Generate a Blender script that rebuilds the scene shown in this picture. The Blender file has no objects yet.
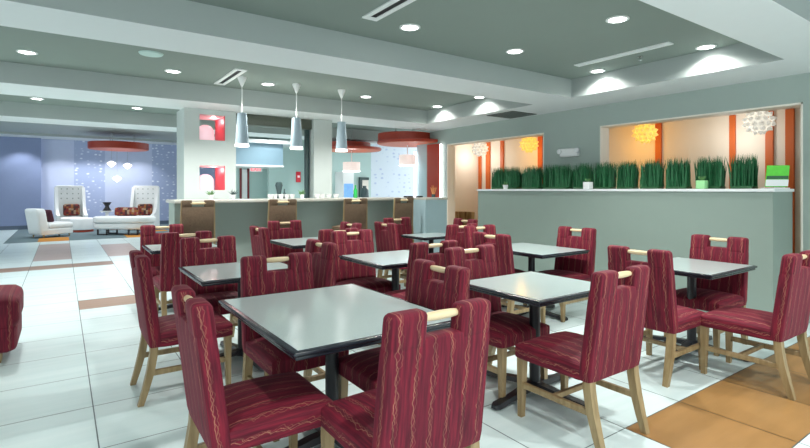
import bpy, bmesh, math, random
from mathutils import Vector, Matrix
random.seed(7)
SC = bpy.context.scene
COL = SC.collection
PI = math.pi

# ------------------------------------------------------------------ camera
EYE = 1.44
FPX, HOR, YAW = 490.0, 189.5, math.radians(35)
cs, cc = math.sin(YAW), math.cos(YAW)
cam = bpy.data.cameras.new('camera')
cam.sensor_width = 36
cam.lens = FPX / 810 * 36
cam.shift_y = (HOR - 224) / 810
cam.clip_end = 200
co = bpy.data.objects.new('camera', cam)
co.location = (0, 0, EYE)
co.rotation_euler = (PI / 2, 0, -YAW)
COL.objects.link(co)
SC.camera = co

def on_z(u, v, z):                 # survey helpers: a sight line met with a plane of the building
    d = FPX * (EYE - z) / (v - HOR); l = (u - 405) / FPX * d
    return (d * cs + l * cc, d * cc - l * cs)
def on_x(u, X):
    a = (u - 405) / FPX; return X * (cc - a * cs) / (cs + a * cc)
def on_y(u, Y):
    a = (u - 405) / FPX; return Y * (cs + a * cc) / (cc - a * cs)
def hgt(v, x, y):
    return EYE - (v - HOR) * (x * cs + y * cc) / FPX

# ------------------------------------------------------------------ materials
def nodes(name):
    m = bpy.data.materials.new(name); m.use_nodes = True
    nt = m.node_tree
    return m, nt, nt.nodes['Principled BSDF']
def N(nt, t, **k):
    n = nt.nodes.new(t)
    for a, b in k.items():
        setattr(n, a, b)
    return n
def plain(name, col, rough=.6, metal=0, noise=.06, scale=6, emit=None, es=0, spec=None, bump=0):
    m, nt, p = nodes(name)
    tc = N(nt, 'ShaderNodeTexCoord')
    no = N(nt, 'ShaderNodeTexNoise'); no.inputs['Scale'].default_value = scale; no.inputs['Detail'].default_value = 4
    nt.links.new(tc.outputs['Object'], no.inputs['Vector'])
    mx = N(nt, 'ShaderNodeMix', data_type='RGBA')
    c0 = [max(0, c * (1 - noise)) for c in col]; c1 = [min(1, c * (1 + noise)) for c in col]
    mx.inputs[6].default_value = (*c0, 1); mx.inputs[7].default_value = (*c1, 1)
    nt.links.new(no.outputs['Fac'], mx.inputs[0]); nt.links.new(mx.outputs[2], p.inputs['Base Color'])
    p.inputs['Roughness'].default_value = rough; p.inputs['Metallic'].default_value = metal
    if spec is not None: p.inputs['Specular IOR Level'].default_value = spec
    if emit:
        p.inputs['Emission Color'].default_value = (*emit, 1); p.inputs['Emission Strength'].default_value = es
    if bump:
        b = N(nt, 'ShaderNodeBump'); b.inputs['Strength'].default_value = bump; b.inputs['Distance'].default_value = .01
        n2 = N(nt, 'ShaderNodeTexNoise'); n2.inputs['Scale'].default_value = scale * 12
        nt.links.new(tc.outputs['Object'], n2.inputs['Vector'])
        nt.links.new(n2.outputs['Fac'], b.inputs['Height']); nt.links.new(b.outputs[0], p.inputs['Normal'])
    return m
def math_n(nt, op, a, b=None, c=None):
    n = N(nt, 'ShaderNodeMath', operation=op)
    for i, x in enumerate((a, b, c)):
        if x is None: continue
        if isinstance(x, (int, float)): n.inputs[i].default_value = x
        else: nt.links.new(x, n.inputs[i])
    return n.outputs[0]

def fabric(name, axis):
    """burgundy upholstery with soft bands and pairs of wavy gold threads.
    axis 'back': threads run up the back; axis 'seat': threads run front to rear."""
    m, nt, p = nodes(name)
    tc = N(nt, 'ShaderNodeTexCoord'); sp = N(nt, 'ShaderNodeSeparateXYZ')
    nt.links.new(tc.outputs['Object'], sp.inputs[0])
    x, y, z = sp.outputs
    if axis == 'back':
        sh = math_n(nt, 'MULTIPLY_ADD', z, .125, y)
        other = sh; run = z
    else:
        other = z; run = math_n(nt, 'SUBTRACT', y, z)
    ns = N(nt, 'ShaderNodeSeparateXYZ'); nt.links.new(tc.outputs['Normal'], ns.inputs[0])
    side = math_n(nt, 'GREATER_THAN', math_n(nt, 'ABSOLUTE', ns.outputs[0]), .74)   # the cloth turns the corner here
    acr = math_n(nt, 'ADD', math_n(nt, 'MULTIPLY', x, math_n(nt, 'SUBTRACT', 1.0, side)), math_n(nt, 'MULTIPLY', math_n(nt, 'ADD', other, 5.0), side))
    cell = math_n(nt, 'DIVIDE', acr, .084)
    cid = math_n(nt, 'FLOOR', cell)
    f = math_n(nt, 'SUBTRACT', math_n(nt, 'SUBTRACT', cell, cid), .5)
    lines = None
    for k in range(3):
        cv = N(nt, 'ShaderNodeCombineXYZ')
        nt.links.new(math_n(nt, 'MULTIPLY', run, 22.0 + 5 * k), cv.inputs[0])
        nt.links.new(math_n(nt, 'ADD', math_n(nt, 'MULTIPLY', cid, 3.7), 11.3 * k), cv.inputs[1])
        no = N(nt, 'ShaderNodeTexNoise'); no.inputs['Scale'].default_value = 1.0; no.inputs['Detail'].default_value = 1.5
        nt.links.new(cv.outputs[0], no.inputs['Vector'])
        w = math_n(nt, 'MULTIPLY', math_n(nt, 'SUBTRACT', no.outputs['Fac'], .5), .55)
        off = math_n(nt, 'ADD', w, (-.07, .0, .08)[k])
        dist = math_n(nt, 'ABSOLUTE', math_n(nt, 'SUBTRACT', f, off))
        mr = N(nt, 'ShaderNodeMapRange'); mr.inputs[1].default_value = .007; mr.inputs[2].default_value = .024
        mr.inputs[3].default_value = (.85, .7, .4)[k]; mr.inputs[4].default_value = 0
        nt.links.new(dist, mr.inputs[0])
        lines = mr.outputs[0] if lines is None else math_n(nt, 'MAXIMUM', lines, mr.outputs[0])
    # broken strength of the thread
    cv = N(nt, 'ShaderNodeCombineXYZ')
    nt.links.new(math_n(nt, 'MULTIPLY', acr, 75), cv.inputs[0]); nt.links.new(math_n(nt, 'MULTIPLY', run, 5), cv.inputs[1])
    st = N(nt, 'ShaderNodeTexNoise'); st.inputs['Scale'].default_value = 1.0; st.inputs['Detail'].default_value = 3
    nt.links.new(cv.outputs[0], st.inputs['Vector'])
    rp = N(nt, 'ShaderNodeValToRGB'); e = rp.color_ramp.elements
    e[0].position = .32; e[0].color = (.070, .0035, .012, 1)
    e[1].position = .70; e[1].color = (.195, .010, .026, 1)
    k = e.new(.5); k.color = (.125, .006, .020, 1)
    nt.links.new(st.outputs['Fac'], rp.inputs[0])
    gm = math_n(nt, 'MULTIPLY', lines, math_n(nt, 'MULTIPLY_ADD', st.outputs['Fac'], 1.5, -.30))
    mx = N(nt, 'ShaderNodeMix', data_type='RGBA')
    nt.links.new(gm, mx.inputs[0]); nt.links.new(rp.outputs[0], mx.inputs[6]); mx.inputs[7].default_value = (.50, .29, .17, 1)
    nt.links.new(mx.outputs[2], p.inputs['Base Color'])
    p.inputs['Roughness'].default_value = .75
    p.inputs['Specular IOR Level'].default_value = .3
    p.inputs['Sheen Weight'].default_value = .05
    p.inputs['Sheen Tint'].default_value = (.9, .35, .5, 1)
    return m

def wood(name, c0, c1, rough=.4, stretch=(30, 30, 3)):
    m, nt, p = nodes(name)
    tc = N(nt, 'ShaderNodeTexCoord'); mp = N(nt, 'ShaderNodeMapping'); mp.inputs['Scale'].default_value = stretch
    no = N(nt, 'ShaderNodeTexNoise'); no.inputs['Scale'].default_value = 1; no.inputs['Detail'].default_value = 5
    nt.links.new(tc.outputs['Object'], mp.inputs[0]); nt.links.new(mp.outputs[0], no.inputs['Vector'])
    rp = N(nt, 'ShaderNodeValToRGB'); e = rp.color_ramp.elements
    e[0].position = .35; e[0].color = (*c0, 1); e[1].position = .68; e[1].color = (*c1, 1)
    nt.links.new(no.outputs['Fac'], rp.inputs[0]); nt.links.new(rp.outputs[0], p.inputs['Base Color'])
    p.inputs['Roughness'].default_value = rough
    return m

def tile(name, c0, c1, rough, sx=.6, sy=9, spec=.5):
    """vein-cut tile: long soft streaks across the walkway"""
    m, nt, p = nodes(name)
    tc = N(nt, 'ShaderNodeTexCoord'); mp = N(nt, 'ShaderNodeMapping'); mp.inputs['Scale'].default_value = (sx, sy, 1)
    no = N(nt, 'ShaderNodeTexNoise'); no.inputs['Scale'].default_value = 1; no.inputs['Detail'].default_value = 6; no.inputs['Roughness'].default_value = .6
    nt.links.new(tc.outputs['Object'], mp.inputs[0]); nt.links.new(mp.outputs[0], no.inputs['Vector'])
    rp = N(nt, 'ShaderNodeValToRGB'); e = rp.color_ramp.elements
    e[0].position = .3; e[0].color = (*c0, 1); e[1].position = .7; e[1].color = (*c1, 1)
    nt.links.new(no.outputs['Fac'], rp.inputs[0]); nt.links.new(rp.outputs[0], p.inputs['Base Color'])
    p.inputs['Roughness'].default_value = rough; p.inputs['Specular IOR Level'].default_value = spec
    return m

def dotted(name, base, dots, scale=3.2, thr=.22, sq=(1, 1, 1.6)):
    m, nt, p = nodes(name)
    tc = N(nt, 'ShaderNodeTexCoord'); mp = N(nt, 'ShaderNodeMapping'); mp.inputs['Scale'].default_value = sq
    vo = N(nt, 'ShaderNodeTexVoronoi'); vo.inputs['Scale'].default_value = scale; vo.inputs['Randomness'].default_value = .45
    no = N(nt, 'ShaderNodeTexNoise'); no.inputs['Scale'].default_value = 9
    nt.links.new(tc.outputs['Object'], mp.inputs[0]); nt.links.new(mp.outputs[0], vo.inputs['Vector']); nt.links.new(tc.outputs['Object'], no.inputs['Vector'])
    d = math_n(nt, 'MULTIPLY_ADD', no.outputs['Fac'], .25, vo.outputs['Distance'])
    mr = N(nt, 'ShaderNodeMapRange'); mr.inputs[1].default_value = thr + .1; mr.inputs[2].default_value = thr + .26; mr.inputs[3].default_value = .9; mr.inputs[4].default_value = 0
    nt.links.new(d, mr.inputs[0])
    mx = N(nt, 'ShaderNodeMix', data_type='RGBA'); mx.inputs[6].default_value = (*base, 1); mx.inputs[7].default_value = (*dots, 1)
    nt.links.new(mr.outputs[0], mx.inputs[0]); nt.links.new(mx.outputs[2], p.inputs['Base Color'])
    p.inputs['Roughness'].default_value = .6
    return m

def weave(name, c0, c1, scale=90):
    m, nt, p = nodes(name)
    tc = N(nt, 'ShaderNodeTexCoord')
    ck = N(nt, 'ShaderNodeTexChecker'); ck.inputs['Scale'].default_value = scale
    ck.inputs[1].default_value = (*c0, 1); ck.inputs[2].default_value = (*c1, 1)
    no = N(nt, 'ShaderNodeTexNoise'); no.inputs['Scale'].default_value = 40
    nt.links.new(tc.outputs['Object'], ck.inputs[0]); nt.links.new(tc.outputs['Object'], no.inputs['Vector'])
    mx = N(nt, 'ShaderNodeMix', data_type='RGBA', blend_type='MULTIPLY'); mx.inputs[0].default_value = .5
    nt.links.new(ck.outputs[0], mx.inputs[6]); nt.links.new(no.outputs[0], mx.inputs[7])
    nt.links.new(mx.outputs[2], p.inputs['Base Color']); p.inputs['Roughness'].default_value = .8
    return m

def patchwork(name, cols, scale=14):
    m, nt, p = nodes(name)
    tc = N(nt, 'ShaderNodeTexCoord')
    vo = N(nt, 'ShaderNodeTexVoronoi', distance='CHEBYCHEV'); vo.inputs['Scale'].default_value = scale; vo.inputs['Randomness'].default_value = .35
    nt.links.new(tc.outputs['Object'], vo.inputs['Vector'])
    rp = N(nt, 'ShaderNodeValToRGB'); rp.color_ramp.interpolation = 'CONSTANT'
    e = rp.color_ramp.elements
    e[0].color = (*cols[0], 1); e[1].position = 1 / len(cols); e[1].color = (*cols[1], 1)
    for i in range(2, len(cols)):
        k = e.new(i / len(cols)); k.color = (*cols[i], 1)
    sp = N(nt, 'ShaderNodeSeparateColor'); nt.links.new(vo.outputs['Color'], sp.inputs[0])
    nt.links.new(sp.outputs[0], rp.inputs[0]); nt.links.new(rp.outputs[0], p.inputs['Base Color']); p.inputs['Roughness'].default_value = .8
    return m

M = {}
M['back_fabric'] = fabric('burgundy stripe back', 'back')
M['seat_fabric'] = fabric('burgundy stripe seat', 'seat')
M['oak'] = wood('pale oak', (.235, .165, .075), (.36, .265, .135))
M['dowel'] = wood('blond dowel', (.60, .46, .26), (.76, .62, .40), .35, (3, 40, 40))
M['black'] = plain('black powder coat', (.012, .014, .018), .35, noise=.2)
M['edge'] = plain('black moulded edge', (.014, .018, .026), .22, noise=.15)
M['top'] = plain('pale grey laminate', (.385, .465, .46), .15, noise=.10, scale=180)
M['white_tile'] = tile('pale tile', (.58, .72, .725), (.68, .80, .80), .3)
M['brown_tile'] = tile('brown tile', (.23, .15, .105), (.31, .205, .145), .38)
M['rose_tile'] = tile('rose brown tile', (.38, .29, .265), (.45, .355, .325), .38)
M['ochre_tile'] = tile('ochre tile', (.26, .14, .045), (.34, .185, .065), .35, 1.5, 8)
M['grout'] = plain('grey grout', (.16, .20, .215), .8)
M['teal_carpet'] = plain('grey teal carpet', (.12, .18, .20), .95, noise=.2, scale=40)
M['orange_carpet'] = plain('orange carpet square', (.52, .22, .03), .95, noise=.15, scale=40)
M['wall_half'] = plain('sage paint with shade in colour', (.235, .305, .27), .65, noise=.02)  # same sage paint as the wall, its shade put into the colour
M['wall'] = plain('sage grey paint', (.35, .425, .39), .65, noise=.02)
M['wall_light'] = plain('pale grey paint', (.50, .56, .545), .65, noise=.02)
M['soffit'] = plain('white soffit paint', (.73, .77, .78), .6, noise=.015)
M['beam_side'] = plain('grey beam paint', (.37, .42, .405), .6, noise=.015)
M['ceil'] = plain('grey green ceiling paint', (.225, .272, .245), .75, noise=.03, scale=3)
M['cream'] = plain('cream paint', (.86, .81, .72), .6, noise=.02)
M['white'] = plain('white paint', (.80, .82, .82), .45, noise=.01)
M['orange'] = plain('orange panel', (.62, .13, .02), .45, noise=.06)
M['red'] = plain('red brown lacquer', (.36, .03, .008), .4, noise=.06)
M['redlit'] = plain('red lacquer with light in colour', (.55, .11, .035), .45, noise=.06)  # lamplight on the canopy undersides is put into this red
M['nichered'] = plain('coral red niche paint', (.70, .06, .08), .5, noise=.03)
M['pinkpaint'] = plain('pale pink niche paint', (.74, .40, .42), .5, noise=.03)
M['blue'] = plain('lavender blue paint', (.22, .275, .44), .7, noise=.04)
M['palelav'] = plain('pale lavender paint', (.50, .56, .74), .7, noise=.04)
M['bluedots'] = dotted('blue wallpaper with white sprigs', (.36, .43, .63), (.80, .85, .93), 5.0, .16)
M['palesprig'] = dotted('pale wallpaper with blue sprigs', (.72, .79, .88), (.45, .53, .74), 4.2, .16)
M['skirting'] = plain('dark blue grey skirting', (.08, .11, .16), .5)
M['counter'] = plain('pale stone counter', (.47, .47, .42), .3, noise=.08, scale=60)
M['bar'] = plain('bar front sage paint', (.27, .335, .305), .65, noise=.02)
M['barbox'] = plain('blue grey paint', (.36, .50, .54), .65, noise=.02)
M['wicker'] = weave('brown woven wicker', (.25, .165, .10), (.14, .09, .055), 110)
M['leather'] = plain('white leather', (.84, .88, .88), .35, noise=.03)
M['patch'] = patchwork('patchwork cushion', [(.17, .015, .015), (.05, .015, .015), (.26, .09, .02), (.20, .025, .02), (.34, .23, .15)])
M['plum'] = plain('plum velvet', (.09, .02, .035), .8)
M['glow'] = plain('lit lamp lens', (1, 1, 1), .5, emit=(1, 1, .97), es=9)
M['puffwhite'] = plain('white puff petals', (.95, .93, .88), .5, emit=(1, .96, .86), es=.22)
M['puffyellow'] = plain('amber puff petals', (.95, .72, .25), .5, emit=(1, .62, .13), es=.42)
M['shade'] = plain('frosted blue grey glass', (.44, .55, .62), .25, noise=.05)
M['shade_rim'] = plain('lit glass rim', (1, .98, .95), .4, emit=(1, .98, .94), es=1.8)
M['drum'] = plain('lit fabric drum', (.80, .70, .66), .7, emit=(1, .84, .78), es=.35)
M['pinkglobe'] = plain('pink white globe', (.80, .52, .56), .4, emit=(1, .70, .78), es=.35)
M['neon'] = plain('white light tube', (1, 1, 1), .4, emit=(1, .93, .97), es=4)
M['chrome'] = plain('chrome', (.7, .7, .7), .15, 1)
M['grass'] = plain('artificial grass blade', (.016, .14, .05), .5, noise=.5, scale=25)
M['succ'] = plain('pale green leaf', (.10, .24, .08), .5, noise=.3)
M['limepot'] = plain('lime glass', (.35, .75, .35), .2)
M['lime'] = plain('lime green print', (.10, .62, .03), .4, noise=.25, scale=18)
M['darkgreen'] = plain('dark green print', (.014, .10, .03), .4)
M['vase'] = plain('dark glazed pottery', (.05, .085, .09), .25)
M['bronze'] = plain('bronze frame', (.085, .10, .075), .4, noise=.15)
M['darkpost'] = plain('dark frame', (.03, .06, .06), .4)
M['bluebox'] = plain('blue soffit paint', (.20, .31, .38), .6, noise=.03)
M['aqua'] = plain('pale aqua paint', (.50, .66, .63), .6, noise=.02)
M['maroon'] = plain('maroon door frame', (.20, .025, .03), .5)
M['exitred'] = plain('exit sign letters', (.9, .1, .12), .4, emit=(1, .12, .16), es=1.4)
M['alarm'] = plain('red alarm housing', (.75, .03, .05), .35)
M['grille'] = plain('grey grille', (.10, .125, .12), .5)
M['slotblack'] = plain('black slot', (.008, .008, .01), .6)
M['coolerblue'] = plain('lit cooler display', (.10, .28, .62), .3, noise=.6, scale=9, emit=(.25, .5, .95), es=.35)
M['greenglass'] = plain('green bottle glass', (.03, .42, .10), .15)
M['straw'] = plain('orange wooden stick', (.70, .30, .10), .6)
M['tub'] = wood('brown striped tub chair fabric', (.19, .09, .03), (.52, .36, .16), .6, (22, 22, 2))

# ------------------------------------------------------------------ mesh helpers
class MB:
    def __init__(self): self.bm = bmesh.new(); self.mats = []
    def mi(self, mat):
        if mat is None: return 0
        if mat not in self.mats: self.mats.append(mat)
        return self.mats.index(mat)
    def box(self, a, b, mat=None, bev=0, seg=2, xf=None):
        t = bmesh.new()
        bmesh.ops.create_cube(t, size=1)
        for v in t.verts:
            v.co = Vector([(a[i] + b[i]) / 2 + v.co[i] * abs(b[i] - a[i]) for i in range(3)])
        if bev: bmesh.ops.bevel(t, geom=list(t.edges), offset=bev, segments=seg, profile=.5, affect='EDGES')
        return self.merge(t, mat, xf)
    def merge(self, t, mat=None, xf=None):
        if xf is not None: bmesh.ops.transform(t, matrix=xf, verts=t.verts) if isinstance(xf, Matrix) else [setattr(v, 'co', Vector(xf(v.co))) for v in t.verts]
        i = self.mi(mat)
        mp = {}
        for v in t.verts: mp[v] = self.bm.verts.new(v.co)
        for f in t.faces:
            try: g = self.bm.faces.new([mp[v] for v in f.verts]); g.material_index = i
            except ValueError: pass
        t.free(); return self
    def quad(self, pts, mat=None):
        f = self.bm.faces.new([self.bm.verts.new(p) for p in pts]); f.material_index = self.mi(mat); return self
    def lathe(self, prof, c=(0, 0, 0), seg=24, mat=None, xf=None, cap=True):
        t = bmesh.new(); rings = []
        for r, z in prof:
            rings.append([t.verts.new((c[0] + r * math.cos(2 * PI * k / seg), c[1] + r * math.sin(2 * PI * k / seg), c[2] + z)) for k in range(seg)])
        for A, B in zip(rings, rings[1:]):
            for k in range(seg):
                t.faces.new((A[k], A[(k + 1) % seg], B[(k + 1) % seg], B[k]))
        if cap:
            t.faces.new(rings[0][::-1]); t.faces.new(rings[-1])
        return self.merge(t, mat, xf)
    def tube(self, pts, rad, seg=10, mat=None):
        t = bmesh.new(); rings = []
        pts = [Vector(p) for p in pts]
        for i, p in enumerate(pts):
            d = (pts[min(i + 1, len(pts) - 1)] - pts[max(i - 1, 0)]).normalized()
            u = d.orthogonal().normalized() if i == 0 else (u - d * u.dot(d)).normalized()
            w = d.cross(u)
            r = rad[i] if isinstance(rad, (list, tuple)) else rad
            rings.append([t.verts.new(p + (u * math.cos(2 * PI * k / seg) + w * math.sin(2 * PI * k / seg)) * r) for k in range(seg)])
        for A, B in zip(rings, rings[1:]):
            for k in range(seg): t.faces.new((A[k], A[(k + 1) % seg], B[(k + 1) % seg], B[k]))
        t.faces.new(rings[0][::-1]); t.faces.new(rings[-1])
        return self.merge(t, mat)
    def loft(self, secs, mat=None, bev=0):
        """secs: list of 4-corner rings"""
        t = bmesh.new(); rings = [[t.verts.new(p) for p in s] for s in secs]
        n = len(secs[0])
        for A, B in zip(rings, rings[1:]):
            for k in range(n): t.faces.new((A[k], A[(k + 1) % n], B[(k + 1) % n], B[k]))
        t.faces.new(rings[0][::-1]); t.faces.new(rings[-1])
        if bev:
            es = [e for e in t.edges if len(e.link_faces) == 2 and e.calc_face_angle(0) > .6]
            bmesh.ops.bevel(t, geom=es, offset=bev, segments=2, profile=.5, affect='EDGES')
        return self.merge(t, mat)
    def build(self, name, mat=None, parent=None, smooth=True, loc=None):
        bmesh.ops.recalc_face_normals(self.bm, faces=self.bm.faces)
        me = bpy.data.meshes.new(name); self.bm.to_mesh(me); self.bm.free()
        ms = self.mats if self.mats and self.mats != [None] else [mat]
        for k in ms: me.materials.append(M[k if k else mat])
        if smooth:
            me.shade_smooth()
            try: me.set_sharp_from_angle(angle=math.radians(38))
            except Exception: pass
        o = bpy.data.objects.new(name, me); COL.objects.link(o)
        if parent: o.parent = parent
        if loc: o.location = loc
        return o
def tag(o, label=None, cat=None, group=None, kind=None):
    if label: o['label'] = label
    if cat: o['category'] = cat
    if group: o['group'] = group
    if kind: o['kind'] = kind
    return o
def empty(name, loc, label, cat, group=None, rz=0):
    o = bpy.data.objects.new(name, None); COL.objects.link(o)
    o.empty_display_size = .1; o.location = loc; o.rotation_euler = (0, 0, rz)
    return tag(o, label, cat, group)
def struct(o): o['kind'] = 'structure'; return o
def dup(root, loc, rz, label, group=None):
    r = root.copy(); COL.objects.link(r); r.location = loc; r.rotation_euler = (0, 0, rz); r['label'] = label
    if group: r['group'] = group
    for ch in list(root.children):
        c = ch.copy(); COL.objects.link(c); c.parent = r
        for g in list(ch.children):
            d = g.copy(); COL.objects.link(d); d.parent = c
    return r
def plump(a, b, cuts, crown, bev, mat=None, side=0.0):
    """upholstered block with a domed top"""
    t = bmesh.new(); bmesh.ops.create_cube(t, size=2)
    bmesh.ops.bevel(t, geom=list(t.edges), offset=bev, segments=3, profile=.5, affect='EDGES') if False else None
    bmesh.ops.subdivide_edges(t, edges=list(t.edges), cuts=cuts, use_grid_fill=True)
    h = [(b[i] - a[i]) / 2 for i in range(3)]; c = [(b[i] + a[i]) / 2 for i in range(3)]
    r = [min(bev / h[i], 1) for i in range(3)]
    for v in t.verts:
        x, y, z = v.co
        p = Vector((x * h[0], y * h[1], z * h[2]))
        # round box: clamp to inner box and push out by bev
        q = Vector([max(-(h[i] - bev), min(h[i] - bev, p[i])) for i in range(3)])
        d = p - q
        if d.length > 1e-9: p = q + d.normalized() * bev
        if p.z > 0:
            p.z += crown * max(0, 1 - x * x) ** .7 * max(0, 1 - y * y) ** .7 * (p.z / h[2])
        p.x *= 1 + side * (1 - z * z); p.y *= 1 + side * (1 - z * z) * .6
        v.co = p + Vector(c)
    return t

# ------------------------------------------------------------------ FLOOR (one surface of separate tiles)
mb = MB()
mb.box((-9, -3, -.1), (10.5, 24, -.004), 'grout')
xs = [.17 + .653 * k for k in range(-14, 16)]
ys = [-2.9, -2.24, -1.58, -.92, -.3, .35, 1.0, 1.66, 2.36, 3.2] + [3.2 + .655 * k for k in range(1, 30)]
ys = [y for y in ys if y < 7.0] + [7.03, 7.62] + [7.62 + .666 * k for k in range(1, 6)] + [11.5, 12.3, 12.9, 13.6, 14.3, 15.0, 15.9, 16.75]
def floor_mat(x, y):
    if .17 < x < .82 and 7.03 < y < 7.62: return 'brown_tile'
    if -8 < x < .82 and 10.95 < y < 11.5: return 'brown_tile'
    if -.49 < x < .17 and 12.3 < y < 15.9: return 'rose_tile'
    if .82 < x < 1.48 and 12.3 < y < 15.0: return 'rose_tile'
    if 2.75 < x < 6.1 and 1.0 < y < 1.66: return 'ochre_tile'
    return 'white_tile'
g = .0035
for i in range(len(xs) - 1):
    for j in range(len(ys) - 1):
        x0, x1, y0, y1 = xs[i], xs[i + 1], ys[j], ys[j + 1]
        if x1 < -8.9 or x0 > 10.3: continue
        mb.quad([(x0 + g, y0 + g, 0), (x1 - g, y0 + g, 0), (x1 - g, y1 - g, 0), (x0 + g, y1 - g, 0)], floor_mat((x0 + x1) / 2, (y0 + y1) / 2))
# lounge: white tile to the left of a grey carpet with orange squares
for j in range(9):
    mb.quad([(-8, 16.76 + j * .66, 0), (-1.28, 16.76 + j * .66, 0), (-1.28, 17.415 + j * .66, 0), (-8, 17.415 + j * .66, 0)], 'white_tile')
sq = 0.72
for i in range(17):
    for j in range(9):
        x0, y0 = -1.27 + i * sq, 16.76 + j * .66
        orange = (i, j) in ((1, 0), (4, 0), (4, 1), (7, 0), (1, 1), (7, 1), (5, 3))
        mb.quad([(x0, y0, 0), (x0 + sq, y0, 0), (x0 + sq, y0 + .66, 0), (x0, y0 + .66, 0)], 'orange_carpet' if orange else 'teal_carpet')
struct(mb.build('floor', smooth=False))

# ------------------------------------------------------------------ CEILING and soffits
SOF, CEI, LOU = 2.70, 2.95, 3.40
XR = 5.73                       # inner edge of the side soffit
mb = MB()
mb.box((-9, -3, CEI), (XR + .1, 8.0, CEI + .12), 'ceil')
mb.box((-9, 8.0, CEI), (10.5, 11.2, CEI + .12), 'ceil')
mb.box((-9, 11.2, LOU), (10.5, 23, LOU + .12), 'beam_side')
struct(mb.build('ceiling', smooth=False))
nb = [0]
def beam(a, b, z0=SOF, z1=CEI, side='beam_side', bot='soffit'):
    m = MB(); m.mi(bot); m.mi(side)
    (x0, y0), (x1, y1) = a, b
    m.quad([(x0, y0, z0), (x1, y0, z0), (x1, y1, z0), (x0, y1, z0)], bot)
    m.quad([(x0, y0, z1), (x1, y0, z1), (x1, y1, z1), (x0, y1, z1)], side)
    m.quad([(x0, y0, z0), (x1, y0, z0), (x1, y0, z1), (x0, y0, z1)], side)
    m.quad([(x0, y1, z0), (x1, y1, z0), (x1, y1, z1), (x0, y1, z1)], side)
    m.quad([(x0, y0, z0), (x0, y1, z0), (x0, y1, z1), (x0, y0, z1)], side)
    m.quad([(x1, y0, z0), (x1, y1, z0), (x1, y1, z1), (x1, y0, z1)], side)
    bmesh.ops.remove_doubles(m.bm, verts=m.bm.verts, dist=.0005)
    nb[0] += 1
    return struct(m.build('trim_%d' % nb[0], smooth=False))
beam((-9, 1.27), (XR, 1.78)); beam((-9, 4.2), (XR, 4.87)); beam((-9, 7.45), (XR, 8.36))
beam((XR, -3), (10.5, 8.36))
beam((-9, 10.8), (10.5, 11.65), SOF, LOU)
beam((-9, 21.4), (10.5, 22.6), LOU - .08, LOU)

# ------------------------------------------------------------------ WALLS
XW = 6.6
O1 = (on_x(544, XW), on_x(447, XW)); O2 = (on_x(803, XW), on_x(600, XW)); OZ = 2.39
WE = 8.95
def wallbox(name, a, b, mat, smooth=False):
    m = MB(); m.box(a, b, mat); return struct(m.build(name, smooth=False))
mb = MB()
mb.box((XW, -2.5, 0), (XW + .2, O2[0], SOF), 'wall')
mb.box((XW, O2[0], OZ), (XW + .2, O2[1], SOF), 'wall')
mb.box((XW, O2[1], 0), (XW + .2, O1[0], SOF), 'wall')
mb.box((XW, O1[0], OZ), (XW + .2, O1[1], SOF), 'wall')
mb.box((XW, O1[1], 0), (XW + .2, 8.6, SOF), 'wall')
mb.box((XW, 8.6, 0), (XW + .2, WE, SOF), 'barbox')
struct(mb.build('wall_right', smooth=False))
# cream reveals lining both openings
mb = MB()
for o in (O1, O2):
    mb.box((XW - .004, o[0] - .0, OZ - .02), (XW + .204, o[1], OZ), 'cream')
    mb.box((XW - .004, o[0], 0), (XW + .204, o[0] + .02, OZ), 'cream')
    mb.box((XW - .004, o[1] - .02, 0), (XW + .204, o[1], OZ), 'cream')
struct(mb.build('trim_7', smooth=False))
# nook behind the openings
NX = 8.42
wallbox('wall_nook_back', (NX, 0.8, 0), (NX + .15, WE, 2.62), 'cream')
wallbox('wall_nook_far', (XW + .2, WE - .12, 0), (NX, WE, 2.62), 'cream')
wallbox('wall_nook_near', (XW + .2, .8, 0), (NX, .95, 2.62), 'cream')
wallbox('ceiling_nook', (XW + .2, .95, 2.58), (NX, WE - .12, 2.64), 'cream')
for u0, u1 in ((785, 794), (765, 773), (729, 735), (655, 661), (537.5, 542), (500, 503), (485.5, 489.5), (478, 480.6)):
    y1, y0 = on_x(u0, NX - .04), on_x(u1, NX - .04)
    nb[0] = max(nb[0], 7) + 1
    m = MB(); m.box((NX - .04, y0, 0), (NX, y1, 2.575), 'orange', .004, 1)
    struct(m.build('trim_%d' % nb[0], smooth=False))
# half wall with a pale ledge
HX, HY0, HY1 = 6.04, on_x(773, 6.04), on_x(478, 6.04)
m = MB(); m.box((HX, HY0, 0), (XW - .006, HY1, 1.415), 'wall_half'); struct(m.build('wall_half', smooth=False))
m = MB(); m.box((HX - .02, HY0 - .02, 1.4155), (XW - .006, HY1 + .02, 1.447), 'soffit', .004, 1); nb[0] += 1
struct(m.build('trim_%d' % nb[0], smooth=False))

# columns behind the bar
CY = 8.1
def niche_column():
    x0, x1 = on_y(184, CY), on_y(236, CY)
    nx0, nx1 = on_y(199.5, CY), on_y(225, CY)
    zs = [(1.43, 1.82), (2.22, 2.62)]
    m = MB(); d0, d1 = CY, CY + .58
    m.box((x0, d0, 0), (nx0, d1, SOF), 'wall_light'); m.box((nx1, d0, 0), (x1, d1, SOF), 'wall_light')
    zz = [0] + [z for p in zs for z in p] + [SOF]
    for k in range(0, len(zz), 2): m.box((nx0, d0, zz[k]), (nx1, d1, zz[k + 1]), 'wall_light')
    struct(m.build('wall_niche_column', smooth=False))
    m = MB()
    for z0, z1 in zs:
        m.box((nx1 - .012, d0 + .002, z0), (nx1, d1 - .002, z1), 'nichered')
        m.box((nx0, d0 + .002, z1 - .012), (nx1 - .013, d1 - .002, z1), 'pinkpaint')
    nb[0] += 1; struct(m.build('trim_%d' % nb[0], smooth=False))
    return nx0, nx1, zs
nx0, nx1, nzs = niche_column()
cx0, cx1 = on_y(314, CY), on_y(332, CY)
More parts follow.
